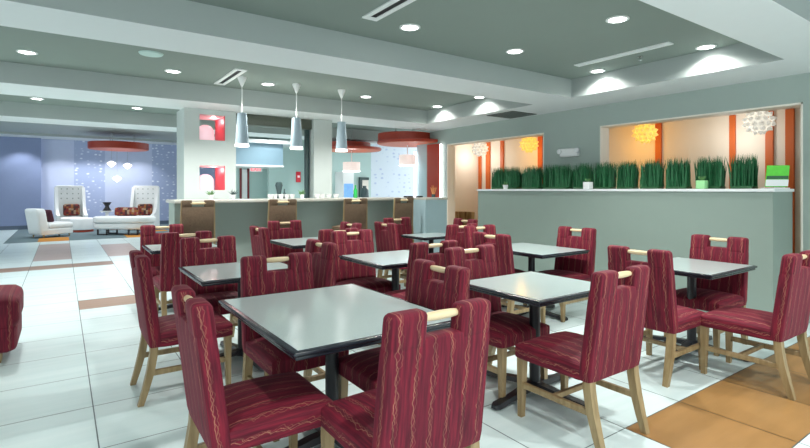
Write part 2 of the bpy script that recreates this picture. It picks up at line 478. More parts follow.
wallbox('wall_plain_column', (cx0, CY, 0), (cx1, CY + .42, SOF), 'wall_light')
# bronze shutter box and track between the columns
X0, X1 = on_y(236, CY), on_y(314, CY)
t = empty('roller_shutter', ((X0 + X1) / 2, CY + .2, 0), 'bronze roller shutter box and side track under the beam between the two columns', 'shutter')
m = MB(); m.box((X0 + .006 - (X0 + X1) / 2, -.12, 2.52), (X1 - .006 - (X0 + X1) / 2, .12, 2.695), None, .01); m.build('shutter_box', 'bronze', t)
m = MB(); m.box((X1 - .085 - (X0 + X1) / 2, -.04, 0), (X1 - .02 - (X0 + X1) / 2, .04, 2.52), None, .006); m.build('side_track', 'darkpost', t)

# lounge back wall: plain blue, lavender, sprigged and pale panels
LY = 22.6
def lounge_wall():
    m = MB()
    def pan(u0, u1, mat, y=LY): m.box((on_y(u0, y) if u0 is not None else -9, y, 0), (on_y(u1, y), y + .2, LOU), mat)
    pan(None, 41, 'blue', LY - .25); pan(41, 74, 'palelav'); pan(74, 105, 'bluedots'); pan(105, 152, 'palelav'); pan(152, 255, 'bluedots')
    struct(m.build('wall_lounge', smooth=False))
    m = MB(); m.box((-9, LY - .27, 0), (on_y(41, LY - .25), LY - .25, .14), 'skirting'); m.box((on_y(41, LY), LY - .02, 0), (on_y(255, LY), LY, .14), 'skirting')
    struct(m.build('baseboard_lounge', smooth=False))
lounge_wall()
# service corridor seen between the columns
m = MB()
m.box((on_y(240, 14.0) - .9, 14.0, 2.15), (on_y(283, 14.0), 15.4, 2.78), 'bluebox')
m.box((on_y(240, 14.0) - .9, 13.97, 2.10), (on_y(283, 14.0) + .02, 15.4, 2.15), 'white')
m.box((on_y(240, 14.0) - .9, 13.9, 2.78), (on_y(300, 14.0), 15.4, 2.88), 'white')
struct(m.build('ceiling_corridor', smooth=False))
wallbox('wall_corridor', (on_y(232, 15.4), 15.4, 0), (on_y(268, 15.4), 15.55, 3.4), 'aqua')
m = MB(); m.box((on_y(268, 15.4), 15.0, 0), (on_y(268, 15.4) + .12, 15.55, 3.4), 'aqua'); m.box((on_y(268, 15.0), 14.9, 0), (on_y(318, 15.0), 15.05, 3.4), 'aqua')
struct(m.build('wall_corridor_side', smooth=False))
for k, (u0, u1) in enumerate(((240, 241.6), (247.6, 249.2))):
    m = MB(); m.box((on_y(u0, 15.35), 15.33, 0), (on_y(u1, 15.35), 15.398, 2.1), 'maroon', .004, 1)
    nb[0] += 1; struct(m.build('trim_%d' % nb[0], smooth=False))
m = MB(); m.box((on_y(242, 15.36), 15.36, 0), (on_y(247.4, 15.36), 15.396, 2.06), 'white', .004, 1); struct(m.build('door_1', smooth=False))
# pale wall behind the bar right of the plain column
m = MB(); PYW = 14.4
m.box((on_y(316, PYW), PYW, 0), (on_y(371, PYW), PYW + .15, 3.4), 'aqua')
m.box((on_y(371, PYW), PYW, 0), (on_y(432, PYW), PYW + .15, 3.4), 'palesprig')
struct(m.build('wall_pantry', smooth=False))
# red panel, with a light tube at each side, on the right wall beyond the openings
m = MB(); m.box((XW - .03, on_x(439, XW - .03), 0), (XW - .001, on_x(427, XW - .03), 2.42), 'red', .004, 1); nb[0] += 1
struct(m.build('trim_%d' % nb[0], smooth=False))
for u, z1, lab in ((440.5, 2.40, 'white vertical light tube between the red panel and the cream opening'), (412.2, 2.30, 'white vertical light tube at the right wall end, left of the red panel')):
    yy = on_x(u, XW - .05) if u > 420 else WE + .03
    m = MB(); m.tube([(0, 0, .02), (0, 0, z1)], .022, 10); o = m.build('light_tube', 'neon', loc=(XW - .04, yy, 0))
    tag(o, lab, 'light', 'white light tubes beside the red panel')

# ------------------------------------------------------------------ BAR
BX0, BX1, BY = on_y(170, 7.72), 5.35, 7.55
t = empty('bar_counter', ((BX0 + BX1) / 2, 7.8, 0), 'long sage bar counter with a pale stone top behind the wicker stools', 'bar counter')
ox, oy = -(BX0 + BX1) / 2, -7.8
m = MB(); m.box((BX0 + .03 + ox, BY + oy, 0), (BX1 + ox - .004, BY + .45 + oy, 1.245)); m.build('counter_base', 'bar', t, False)
m = MB(); m.box((BX0 + ox, 7.35 + oy, 1.245), (BX1 + ox - .004, 8.08 + oy, 1.29), None, .008); m.build('countertop', 'counter', t)
m = MB(); m.box((0, 0, 0), (.50, .98, 1.25), None)
t2 = empty('counter_end', (5.35, 7.0, 0), 'square blue grey end cabinet standing forward at the right end of the bar', 'cabinet')
m.build('body', 'barbox', t2, False)
m = MB(); m.box((-.0, -.015, 1.25), (.51, .99, 1.29), None, .006); m.build('cap', 'counter', t2)

# ------------------------------------------------------------------ DINING CHAIR
def shear(c):
    return Vector((c.x * (1.0 - .03 * max(0, (c.z - .39)) / .6), c.y - .125 * (c.z - .39), c.z))
def make_chair():
    root = empty('dining_chair', (0, 0, 0), 'x', 'chair', 'burgundy striped dining chairs around the tables')
    m = MB()
    m.merge(plump((-.242, 0, .372), (.242, .088, .885), 9, 0, .022), None, shear)
    # the pad swells forward
    for s in (-1, 1):
        m.merge(plump((min(s * .078, s * .241), .002, .84), (max(s * .078, s * .241), .086, .992), 7, 0, .026), None, shear)
    m.build('backrest', 'back_fabric', root)
    m = MB(); m.merge(plump((-.24, .05, .368), (.24, .555, .466), 10, .036, .022), None)
    m.build('seat', 'seat_fabric', root)
    y = .044 - .125 * (.955 - .39)
    m = MB(); m.tube([(-.10, y, .955), (-.075, y, .955), (-.05, y, .955), (0, y, .955), (.05, y, .955), (.075, y, .955), (.10, y, .955)],
                     [.013, .0145, .017, .0185, .017, .0145, .013], 12); m.build('handle', 'dowel', root)
    for s in (-1, 1):
        w = .021
        def sec(x, yy, z, h=w): return [(x - h, yy - h, z), (x + h, yy - h, z), (x + h, yy + h, z), (x - h, yy + h, z)]
        m = MB(); m.loft([sec(s * .205, .525, 0, .016), sec(s * .203, .522, .2, .020), sec(s * .201, .52, .40, .024)], None, .004)
        m.build('leg', 'oak', root)
        m = MB(); m.loft([sec(s * .207, -.045, 0, .018), sec(s * .207, -.016, .10, .021), sec(s * .208, .014, .22, .024), sec(s * .207, .032, .33, .024), sec(s * .207, .036, .40, .024)], None, .004)
        m.build('leg', 'oak', root)
        m = MB(); m.box((s * .205 - .012, .0, .185), (s * .205 + .012, .515, .222), None, .004, 1); m.build('stretcher', 'oak', root)
    m = MB(); m.box((-.2, .27, .187), (.2, .296, .22), None, .004, 1); m.build('stretcher', 'oak', root)
    for ch in root.children:
        for v in ch.data.vertices: v.co.x *= 1.055
    return root
chair0 = make_chair()
N_, S_, E_, W_ = 0, PI, -PI / 2, PI / 2        # facing +y, -y, +x, -x
G = 'burgundy striped dining chairs around the tables'
CH = [  # facing, coordinate of the rear of the top edge, centre along the table side, label
 ('N', 1.43, 1.20, 'burgundy chair seen closest from behind, its back cutting across the largest table'),
 ('E', .41, 2.27, 'burgundy chair in profile at the left side of the largest table'),
 ('S', 3.33, 1.22, 'burgundy chair on the far side of the largest table, facing us'),
 ('W', 1.93, 2.32, 'burgundy chair at the right side of the largest table, behind the closest chair'),
 ('N', 1.53, 2.61, 'burgundy chair with pale legs in full view, before the table with the visible cross base'),
 ('S', 2.93, 2.65, 'burgundy chair on the far side of the table with the visible cross base'),
 ('N', 1.20, 4.33, 'burgundy chair on the ochre tiles, cut by the right edge of the photo'),
 ('E', 3.59, 2.06, 'burgundy chair with its back to us, left of the table by the half wall corner'),
 ('W', 5.25, 2.14, 'burgundy chair facing us between the rightmost table and the half wall corner'),
 ('E', .40, 3.90, 'burgundy chair standing closest to the walkway, left of the table behind the largest one'),
 ('S', 4.93, 1.14, 'burgundy chair facing us before the leftmost bar stool, behind the left second table'),
 ('W', 1.90, 3.93, 'burgundy chair showing two slanted posts above the far edge of the largest table'),
 ('N', 3.28, 2.64, 'burgundy chair in shade with its back to us, before the centre table'),
 ('S', 4.80, 2.62, 'burgundy chair facing us across the centre table, below the third bar stool'),
 ('N', 4.98, 2.60, 'burgundy chair showing one dark post, left of the chair facing us across the centre table'),
 ('S', 6.85, 2.64, 'burgundy chair directly in front of the second bar stool, facing us'),
 ('E', 1.90, 5.86, 'narrow looking burgundy chair, seen edge on, left of the table before the second bar stool'),
 ('W', 3.28, 5.91, 'burgundy chair directly below the third bar stool, behind the chair facing us'),
 ('N', 5.54, 1.09, 'burgundy chair with its back to us, near side of the farthest left table'),
 ('S', 6.95, 1.05, 'burgundy chair on the far side of the farthest left table, toward the white lounge'),
 ('E', 3.57, 3.62, 'burgundy chair seen from behind, left of the table at the middle of the half wall'),
 ('S', 4.55, 4.30, 'burgundy chair on the far side of the table at the middle of the half wall'),
 ('W', 5.06, 3.60, 'burgundy chair facing us alone against the middle of the half wall'),
 ('N', 4.74, 4.26, 'burgundy chair with its dark back to us, before the table at the square bar end'),
 ('E', 3.57, 5.63, 'burgundy chair seen from behind, left of the table at the square bar end'),
 ('S', 6.55, 4.40, 'burgundy chair between the fourth bar stool and the table at the square bar end'),
 ('W', 5.12, 5.63, 'burgundy chair at the table by the square bar end, before the brown tub chair'),
]
RB = .074
for i, (f, r, c, lab) in enumerate(CH):
    loc = {'N': (c, r + RB, 0), 'S': (c, r - RB, 0), 'E': (r + RB, c, 0), 'W': (r - RB, c, 0)}[f]
    rz = {'N': N_, 'S': S_, 'E': E_, 'W': W_}[f] + random.uniform(-.012, .012)
    if i == 0:
        chair0.location = loc; chair0.rotation_euler = (0, 0, rz); chair0['label'] = lab
    else: dup(chair0, loc, rz, lab, G)

# ------------------------------------------------------------------ DINING TABLES
TZ = .76
def table(x0, x1, y0, y1, lab, bx=None, by=None):
    cx, cy = (x0 + x1) / 2, (y0 + y1) / 2
    root = empty('dining_table', (cx, cy, 0), lab, 'table', 'grey topped dining tables with black bases')
    hx, hy = (x1 - x0) / 2, (y1 - y0) / 2
    dx, dy = (bx if bx is not None else cx) - cx, (by if by is not None else cy) - cy
    m = MB()
    m.box((-hx, -hy, TZ - .022), (hx, hy, TZ - .002), None, .009, 3)
    m.box((-hx + .012, -hy + .012, TZ - .042), (hx - .012, hy - .012, TZ - .021), None, .008, 3)
    m.build('edge_moulding', 'edge', root)
    m = MB(); m.box((-hx + .028, -hy + .028, TZ - .01), (hx - .028, hy - .028, TZ), None, .0015, 1); m.build('tabletop', 'top', root)
    m = MB(); m.lathe([(.038, .05), (.038, TZ - .06), (.04, TZ - .055)], (dx, dy, 0), 20)
    m.box((dx - .16, dy - .16, TZ - .056), (dx + .16, dy + .16, TZ - .041), None, .004, 1); m.build('column', 'black', root)
    m = MB(); m.lathe([(.085, .035), (.08, .05), (.055, .075), (.042, .085)], (dx, dy, 0), 20)
    R = .46
    for k in range(4):
        a = k * PI / 2 + .10
        d = Vector((math.cos(a), math.sin(a), 0)); n = Vector((-d.y, d.x, 0))
        secs = []
        for s, w, z0, z1 in ((.03, .036, .035, .075), (.14, .036, .032, .068), (.28, .034, .022, .05), (R - .03, .036, .008, .04), (R, .02, .01, .034)):
            p = Vector((dx, dy, 0)) + d * s
            secs.append([tuple(p - n * w + Vector((0, 0, z0))), tuple(p + n * w + Vector((0, 0, z0))), tuple(p + n * w * .8 + Vector((0, 0, z1))), tuple(p - n * w * .8 + Vector((0, 0, z1)))])
        m.loft(secs, None, .006)
        p = Vector((dx, dy, 0)) + d * (R - .045)
        m.lathe([(.02, 0), (.02, .012)], (p.x, p.y, 0), 10)
    m.build('base', 'black', root)
table(.79, 1.74, 1.93, 3.14, 'largest grey topped table, closest to us, with black moulded edges')
table(2.38, 3.22, 1.97, 2.76, 'grey topped table whose black cross base is in full view, right of the largest table', 2.76, 2.33)
table(4.22, 5.10, 1.78, 2.5, 'grey topped table nearest the right end of the half wall')
table(.84, 1.70, 3.82, 4.68, 'grey topped table directly behind the left part of the largest table')
table(2.34, 3.2, 3.70, 4.55, 'grey topped table in the centre of the room, second of the middle column')
table(4.07, 4.88, 3.33, 4.32, 'grey topped table beside the middle of the half wall')
table(2.28, 3.08, 5.62, 6.5, 'grey topped table before the second and third bar stools')
table(4.18, 4.90, 5.5, 6.1, 'grey topped table before the square end of the bar')
table(.80, 1.58, 6.05, 6.75, 'grey topped table at the far left, nearest the leftmost bar stool')

# ------------------------------------------------------------------ BAR STOOLS
def make_stool():
    root = empty('bar_stool', (0, 0, 0), 'x', 'bar stool', 'wicker backed bar stools along the bar')
    sh = lambda c: Vector((c.x, c.y - .06 * (c.z - .8), c.z))
    m = MB(); m.box((-.205, .0, .78), (.205, .035, 1.205), None, .008, 2, sh)
    for s in (-1, 1): m.box((min(s * .08, s * .205), 0, 1.20), (max(s * .08, s * .205), .035, 1.295), None, .008, 2, sh)
    m.build('backrest', 'wicker', root)
    m = MB(); m.tube([(-.1, -.010, 1.252), (.1, -.010, 1.252)], .019, 8); m.build('handle', 'dowel', root)
    m = MB(); m.merge(plump((-.22, .0, .76), (.22, .44, .83), 5, .02, .02)); m.build('seat', 'wicker', root)
    for sx in (-1, 1):
        m = MB(); m.loft([[(sx * .222 - .012, -.06 - .0, 0), (sx * .222 + .012, -.06, 0), (sx * .222 + .012, -.02, 0), (sx * .222 - .012, -.02, 0)],
                          [(sx * .217 - .010, .0, .8), (sx * .217 + .010, .0, .8), (sx * .217 + .010, .03, .8), (sx * .217 - .010, .03, .8)],
                          [(sx * .212 - .006, -.02, 1.285), (sx * .212 + .006, -.02, 1.285), (sx * .212 + .006, .0, 1.285), (sx * .212 - .006, .0, 1.285)]], None, .003)
        m.build('rear_leg', 'oak', root)
        m = MB(); m.box((sx * .2 - .018, .39, 0), (sx * .2 + .018, .426, .765), None, .004, 1); m.build('front_leg', 'oak', root)
        m = MB(); m.box((sx * .21 - .01, -.02, .3), (sx * .21 + .01, .4, .33), None, .003, 1); m.build('foot_rail', 'oak', root)
    m = MB(); m.box((-.2, .4, .26), (.2, .42, .295), None, .003, 1); m.build('foot_rail', 'oak', root)
    return root
stool0 = make_stool()
for i, (x, lab) in enumerate(((on_y(198, 7.06), 'wicker backed bar stool below the niche column, leftmost of the four'),
                              (on_y(282.6, 7.06), 'wicker backed bar stool below the dark vase, second along the bar'),
                              (on_y(355.5, 7.06), 'wicker backed bar stool third along the bar, right of the plain column'),
                              (on_y(403.5, 7.06), 'wicker backed bar stool nearest the square end of the bar'))):
    o = stool0 if i == 0 else dup(stool0, (0, 0, 0), 0, lab)
    o.location = (x, 7.06, 0); o['label'] = lab; o.rotation_euler = (0, 0, 0 if i < 3 else .1)

# ------------------------------------------------------------------ THINGS ON THE BAR
BZ = 1.29
def potted(name, x, y, z, lab, h=.09, mat='succ', spiky=False, pot='white', pr=.035, ph=.07):
    t = empty(name, (x, y, z), lab, 'plant', 'small potted plants on the bar and ledge')
    m = MB(); m.lathe([(pr * .75, 0), (pr, ph), (pr * .88, ph), (pr * .8, ph * .8)], (0, 0, 0), 14); m.build('pot', pot, t)
    m = MB()
    for k in range(16):
        a = k * 2.4; el = random.uniform(.35, 1.3); L = h * random.uniform(.7, 1.1)
        d = Vector((math.cos(a) * math.cos(el), math.sin(a) * math.cos(el), math.sin(el)))
        p = Vector((0, 0, ph * .8))
        m.tube([p, p + d * L * .5, p + d * L], [.004, .009 if not spiky else .005, .001], 5)
    m.build('leaves', mat, t)
    return t
potted('potted_plant', on_y(211, 7.75), 7.75, BZ, 'small green plant in a white pot on the bar under the lower pink niche', .10)
potted('potted_plant', on_y(233, 7.75), 7.75, BZ, 'small spiky dark plant in a white pot at the right edge of the niche column', .11, 'vase', True)
potted('potted_plant', on_y(302, 7.75), 7.75, BZ, 'small green plant in a white pot on the bar beside the dark shutter track', .10)
def jar(u, prof, mat, lab, name, y=7.8, cat='vase', group=None):
    m = MB(); m.lathe(prof, (0, 0, 0), 18); o = m.build(name, mat, loc=(on_y(u, y), y, BZ)); return tag(o, lab, cat, group)
jar(279, [(.035, 0), (.03, .06), (.045, .14), (.062, .22), (.05, .265), (.03, .275), (.026, .26)], 'vase', 'tall dark pottery vase on the bar between the columns', 'vase', 7.95)
jar(284.5, [(.022, 0), (.028, .06), (.012, .11), (.01, .15), (.012, .16)], 'vase', 'small dark bottle vase right of the tall dark vase', 'vase', 7.9)
jar(355.5, [(.035, 0), (.037, .13), (.014, .18), (.013, .23)], 'greenglass', 'green glass bottle on the bar right of the plain column', 'bottle', 7.75, 'bottle')
for i, (u, w, lab) in enumerate(((270.5, .05, 'white bowl farthest left among the crockery by the dark vase'), (275, .04, 'white cup just left of the dark vase'), (281, .045, 'white cup just in front of the dark vase'),
                               (287, .045, 'white bowl right of the small dark bottle'), (292, .05, 'white bowl at the right end of the crockery by the dark vase'),
                               (317, .045, 'white bowl on the bar left of the plain column centre'), (322.5, .045, 'white cup before the middle of the plain column'), (329, .045, 'white cup at the right edge of the plain column'), (336, .05, 'white bowl right of the plain column, left of the green bottle'))):
    m = MB(); m.lathe([(w * .55, 0), (w * .8, .03), (w, .075), (w * .92, .075), (w * .6, .012)], (0, 0, 0), 18, None, None, False)
    o = m.build('bowl' if 'bowl' in lab else 'cup', 'white', loc=(on_y(u, 7.62), 7.62, BZ)); tag(o, lab, 'bowl' if 'bowl' in lab else 'cup', 'white crockery on the bar')
# on the end cabinet
t = empty('stick_holder', (on_y(433.5, 7.4), 7.4, BZ), 'dark cup of orange wooden sticks on the square bar end before the red panel', 'cup')
m = MB(); m.lathe([(.035, 0), (.04, .06)], (0, 0, 0), 14); m.build('cup', 'vase', t)
for k in range(7):
    a = k * .9; m = MB(); m.tube([(.01 * math.cos(a), .01 * math.sin(a), .01), (.06 * math.cos(a), .05 * math.sin(a), .2 + .03 * math.sin(k * 2))], .005, 6); m.build('stick', 'straw', t)
for u, lab in ((411.5, 'low black tray on the bar at the left of the square bar end'), (422.5, 'low black dish on the square bar end, left of the orange sticks')):
    m = MB(); m.box((-.075 if u < 415 else -.05, -.05, 0), (.075 if u < 415 else .05, .05, .03), None, .008); o = m.build('serving_tray', 'black', loc=(on_y(u, 7.35), 7.45, BZ)); tag(o, lab, 'tray')

# globes in the niches
for (z0, z1), lab in zip(nzs, ('pink white globe lamp in the lower niche of the column', 'pink white globe lamp in the upper niche of the column')):
    t = empty('globe_lamp', ((nx0 + nx1) / 2 - .07, CY + .17, z0 + .0005), lab, 'lamp', 'globe lamps in the column niches')
    m = MB(); m.lathe([(.132, .0), (.135, .05)] + [(.135 * math.cos(a * PI / 16), .12 + .135 * math.sin(a * PI / 16)) for a in range(0, 8)] + [(.004, .255)], (0, 0, 0), 20); m.build('globe', 'pinkglobe', t)
    m = MB(); m.lathe([(.1, 0), (.1, .015)], (0, 0, 0), 20)
    m.build('lamp_base', 'chrome', t)

# ------------------------------------------------------------------ PENDANTS OVER THE BAR
PGY = 6.63
for i, (u, lab) in enumerate(((242, 'tapered blue grey glass pendant left of the shutter opening, beside the niche column'), (296.5, 'tapered blue grey glass pendant in the middle of the shutter opening'), (341.5, 'tapered blue grey glass pendant at the right of the plain column'))):
    x = on_y(u, PGY)
    t = empty('pendant_lamp', (x, PGY, CEI), lab, 'pendant lamp', 'tapered glass pendants over the bar')
    m = MB(); m.lathe([(.058, -.001), (.058, -.02), (.012, -.13)], (0, 0, 0), 16); m.build('ceiling_canopy', 'white', t)
    m = MB(); m.tube([(0, 0, -.12), (0, 0, -.49)], .005, 6); m.build('cord', 'white', t)
    m = MB(); m.lathe([(.012, -.485), (.060, -.49), (.062, -.50), (.088, -.90), (.080, -.90), (.055, -.51)], (0, 0, 0), 22, None, None, False); sh_ = m.build('lamp_shade', 'shade', t)
    m = MB(); m.lathe([(.089, -.90), (.091, -.935), (.083, -.935), (.083, -.90), (.02, -.895)], (0, 0, 0), 22, None, None, False); m.build('rim', 'shade_rim', sh_)

# ------------------------------------------------------------------ NOOK PUFF PENDANTS
def puff(u, mat, lab):
    X = 7.6; y = on_x(u, X)
    t = empty('puff_pendant', (X, y, 2.575), lab, 'pendant lamp', 'petal ball pendants in the nook')
    m = MB(); m.lathe([(.075, 0), (.07, -.025), (.012, -.03), (.012, -.08)], (0, 0, 0), 16); m.build('ceiling_canopy', 'chrome', t)
    m = MB(); R = .115; cz = -.235
    pet = []
    for ri, lat in enumerate((-74, -46, -16, 16, 46, 74)):
        n = max(5, round(13 * math.cos(math.radians(lat))))
        pet += [(lat, 2 * PI * (k + .5 * (ri % 2)) / n) for k in range(n)]
    for lat, a in pet:
        la = math.radians(lat)
        d = Vector((math.cos(la) * math.cos(a), math.cos(la) * math.sin(a), math.sin(la) * .85)).normalized()
        s1 = d.orthogonal().normalized(); s2 = d.cross(s1)
        p = Vector((0, 0, cz)) + Vector((d.x, d.y, d.z * .85)) * R
        tt = bmesh.new(); L = .085; w = .034
        c0 = tt.verts.new(p); ring = []
        for q in range(6):
            an = q * PI / 3; ring.append(tt.verts.new(p + d * L * .55 + (s1 * math.cos(an) + s2 * math.sin(an)) * w))
        tip = tt.verts.new(p + d * L)
        for q in range(6):
            tt.faces.new((c0, ring[q], ring[(q + 1) % 6])); tt.faces.new((ring[q], tip, ring[(q + 1) % 6]))
        m.merge(tt)
    pt = m.build('petals', mat, t, False)
    m = MB(); m.lathe([(.02, cz - .111)] + [(0.112 * math.sin(a * PI / 12), cz - .112 * math.cos(a * PI / 12)) for a in range(1, 12)] + [(.02, cz + .111)], (0, 0, 0), 16); m.build('core', mat, pt)
    return (X, y, 2.575 + cz)
puffs = [(480, 'puffwhite', 'white petal ball pendant in the left opening, nearest the bar'), (529, 'puffyellow', 'amber petal ball pendant in the left opening'),
         (645, 'puffyellow', 'amber petal ball pendant in the right opening'), (759, 'puffwhite', 'white petal ball pendant in the right opening above the lime sign')]
puff_pos = [puff(*p) for p in puffs]

# ------------------------------------------------------------------ GRASS PLANTERS ON THE LEDGE
LZ = 1.4475
clumps = [(493, 521), (523.5, 543), (544, 572), (574, 593.5), (595, 615.5), (617, 638.5), (640, 664), (665.5, 692.5), (695, 726.5), (729, 759.5)]
order = ['at the left end of the ledge', 'second from the left end of the ledge', 'left of the wall fixture', 'under the wall fixture', 'at the left edge of the right opening',
         'left of the amber pendant in the right opening', 'under the amber pendant in the right opening', 'fourth from the right end of the ledge', 'behind the lime glass cube', 'nearest the lime sign']
order[7] = 'between the amber pendant and the lime glass cube'
for (u0, u1), od in zip(clumps, order):
    X = 6.34; y1, y0 = on_x(u0, X), on_x(u1, X); cy = (y0 + y1) / 2; L = (y1 - y0) / 2
    t = empty('grass_planter', (X, cy, LZ), 'planter of upright dark green grass blades ' + od, 'planter', 'grass planters along the half wall ledge')
    m = MB(); m.box((-.08, -L + .04, 0), (.08, L - .04, .03), None, .006); pb = m.build('planter_box', 'darkgreen', t)
    m = MB()
    for k in range(int(2600 * L)):
        bx, by = random.uniform(-.075, .075), random.uniform(-L + .035, L - .035)
        h = random.uniform(.25, .38) * (1 if random.random() < .85 else .75); lx, ly = random.gauss(0, .02), random.gauss(0, .022); w = random.uniform(.004, .008)
        an = random.uniform(0, PI); dx, dy = math.cos(an) * w, math.sin(an) * w
        z0 = .03
        a = [(bx - dx, by - dy, z0), (bx + dx, by + dy, z0)]
        b = [(bx - dx * .9 + lx * .4, by - dy * .9 + ly * .4, z0 + h * .6), (bx + dx * .9 + lx * .4, by + dy * .9 + ly * .4, z0 + h * .6)]
        vs = [m.bm.verts.new(p) for p in (a[0], a[1], b[1], b[0])]; tip = m.bm.verts.new((bx + lx, by + ly, z0 + h))
        m.bm.faces.new(vs); m.bm.faces.new((vs[3], vs[2], tip))
    tag(m.build('grass_blades', 'grass', pb, False), kind='stuff')
# cubes and the sign standing before the grass
potted('glass_cube_plant', 6.14, on_x(505.5, 6.14), LZ, 'small pale plant in a white pot before the leftmost grass planter', .08, 'succ', False, 'white', .045, .07)
def cube_pot(u, pot, lab):
    t = empty('glass_cube', (6.14, on_x(u, 6.14), LZ), lab, 'pot', 'square glass pots on the ledge')
    m = MB(); m.box((-.05, -.05, 0), (.05, .05, .10), None, .008); m.build('pot', pot, t)
    m = MB()
    for k in range(10):
        a = k * 2.4; m.tube([(0, 0, .095), (.03 * math.cos(a), .03 * math.sin(a), .125), (.045 * math.cos(a), .045 * math.sin(a), .15)], [.005, .008, .001], 5)
    m.build('leaves', 'succ', t)
cube_pot(588, 'white', 'white square pot on the ledge below the wall fixture')
cube_pot(702, 'limepot', 'lime glass cube on the ledge left of the last two grass planters')
# lime acrylic sign (unreadable print)
ys_ = on_x(776, 6.2)
t = empty('counter_sign', (6.2, ys_, LZ), 'lime green tabletop sign in a clear stand at the right end of the ledge', 'sign', rz=.75)
tilt = Matrix.Rotation(-.18, 4, 'Y')
m = MB(); m.box((-.006, -.105, .02), (.006, .105, .25), None, .002, 1, tilt); m.build('print', 'lime', t, False)
m = MB(); m.box((-.0085, -.1, .105), (-.0062, .1, .14), None, 0, 1, tilt); m.build('dark_band', 'darkgreen', t, False)
m = MB(); m.box((-.009, -.105, .03), (-.0062, .105, .10), None, 0, 1, tilt); m.build('pale_band', 'puffwhite' if False else 'white', t, False)
m = MB(); m.box((-.05, -.108, 0), (.09, .108, .012), None, .003, 1); m.build('stand', 'white', t, False)
# emergency light on the pier
ex, ey, ez = XW, on_x(571, XW), 2.03
t = empty('emergency_light', (ex, ey, ez), 'white emergency light fixture with two lamp heads on the pier between the openings', 'light fixture')
m = MB(); m.box((-.08, -.165, -.075), (0, .165, .06), None, .02, 3); m.build('housing', 'white', t)
for s in (-1, 1):
    m = MB(); m.lathe([(.0, 0), (.035, 0), (.042, .05), (.03, .06), (.0, .06)], (0, 0, 0), 14, None, Matrix.Translation((-.045, s * .16, .015)) @ Matrix.Rotation(-PI / 2, 4, 'Y'), False); m.build('lamp_head', 'soffit', t)

# ------------------------------------------------------------------ TUB CHAIR in the nook
t = empty('tub_chair', (7.30, 8.33, 0), 'brown striped tub armchair in the nook behind the left end of the half wall', 'armchair', rz=-.35)
def tub():
    m = MB(); secs = []
    n = 16
    for k in range(n + 1):
        a = PI + (-.25 + k / n * 1.5) * PI
        a = (-.12 + 1.24 * k / n) * PI
        r0, r1 = .33, .25
        h = .93 if True else .6
        secs.append([(r0 * math.cos(a), r0 * math.sin(a), .12), (r1 * math.cos(a), r1 * math.sin(a), .12), ((r1 + .03) * math.cos(a), (r1 + .03) * math.sin(a), h), ((r0 + .03) * math.cos(a), (r0 + .03) * math.sin(a), h)])
    m.loft(secs, None, .01); return m
tub().build('shell', 'tub', t)
m = MB(); m.lathe([(.24, .12), (.25, .4), (.22, .45), (.02, .46)], (0, 0, 0), 20); m.build('seat', 'tub', t)
for k in range(4):
    a = k * PI / 2 + PI / 4; m = MB(); m.tube([(.22 * math.cos(a), .22 * math.sin(a), 0), (.2 * math.cos(a), .2 * math.sin(a), .13)], [.015, .022], 8); m.build('leg', 'oak', t)

# ------------------------------------------------------------------ MAROON LOUNGE SEAT at the left edge
lx, ly = on_z(26, 357, 0)
t = empty('lounge_seat', (lx - .06, 5.55, 0), 'rounded burgundy upholstered seat with a low wooden foot, cut by the left edge', 'seat')
m = MB(); m.merge(plump((-.75, -.36, .08), (.005, .36, .33), 10, .0, .06, None, .0)); m.build('lower_band', 'back_fabric', t)
m = MB(); m.merge(plump((-.76, -.37, .27), (.02, .37, .555), 12, .02, .085, None, .0)); m.build('cushion', 'back_fabric', t)
for sx in (-.62, -.13):
    for sy in (-.26, .26):
        m = MB(); m.loft([[(sx - .03, sy - .03, 0), (sx + .03, sy - .03, 0), (sx + .03, sy + .03, 0), (sx - .03, sy + .03, 0)], [(sx - .04, sy - .04, .1), (sx + .04, sy - .04, .1), (sx + .04, sy + .04, .1), (sx - .04, sy + .04, .1)]], None, .004); m.build('foot', 'oak', t)

# ------------------------------------------------------------------ LOUNGE FURNITURE
def at(u, v): return on_z(u, v, 0)
def cushion(name, w, h, d, mat, loc, rot, lab):
    m = MB(); tt = plump((-w / 2, -d / 2, 0), (w / 2, d / 2, h), 6, 0, d * .45)
    for v in tt.verts:
        k = (abs(v.co.x) / (w / 2)) ** 2; q = (abs(v.co.z - h / 2) / (h / 2)) ** 2
        v.co.y *= max(.25, 1 - .6 * max(k, q))
    m.merge(tt); o = m.build(name, mat, loc=loc); o.rotation_euler = rot; return tag(o, lab, 'cushion', 'loose cushions on the white lounge seats')
# low slipper chair facing right
x, y = at(51.5, 237.5); VR = -YAW      # aligned with the view direction at that spot
t = empty('slipper_chair', (x, y + .3, 0), 'low white leather slipper chair in side view at the left of the lounge', 'armchair', rz=-1.05)
# local: chair faces +y
m = MB(); m.merge(plump((-.38, -.52, .09), (.38, .52, .30), 6, 0, .04)); m.build('base', 'leather', t)
m = MB(); m.merge(plump((-.38, -.28, .29), (.38, .54, .47), 8, .03, .07)); m.build('seat_cushion', 'leather', t)
sh2 = lambda c: Vector((c.x, c.y - .18 * (c.z - .1), c.z))
m = MB(); m.merge(plump((-.39, -.55, .09), (.39, -.24, .95), 8, 0, .08), None, sh2); m.build('backrest', 'leather', t); t.scale = (.86, .86, .92)
for sx in (-.3, .3):
    for sy in (-.42, .42):
        m = MB(); m.lathe([(.02, 0), (.03, .1)], (sx, sy, 0), 8); m.build('foot', 'oak', t)
R1 = Matrix.Rotation(-1.05, 4, 'Z')
p = R1 @ Vector((0, -.05, .455)) + Vector((x, y + .3, 0))
cushion('cushion', .42, .38, .14, 'plum', p, (.22, 0, -1.05), 'dark plum cushion leaning on the back of the low white chair')
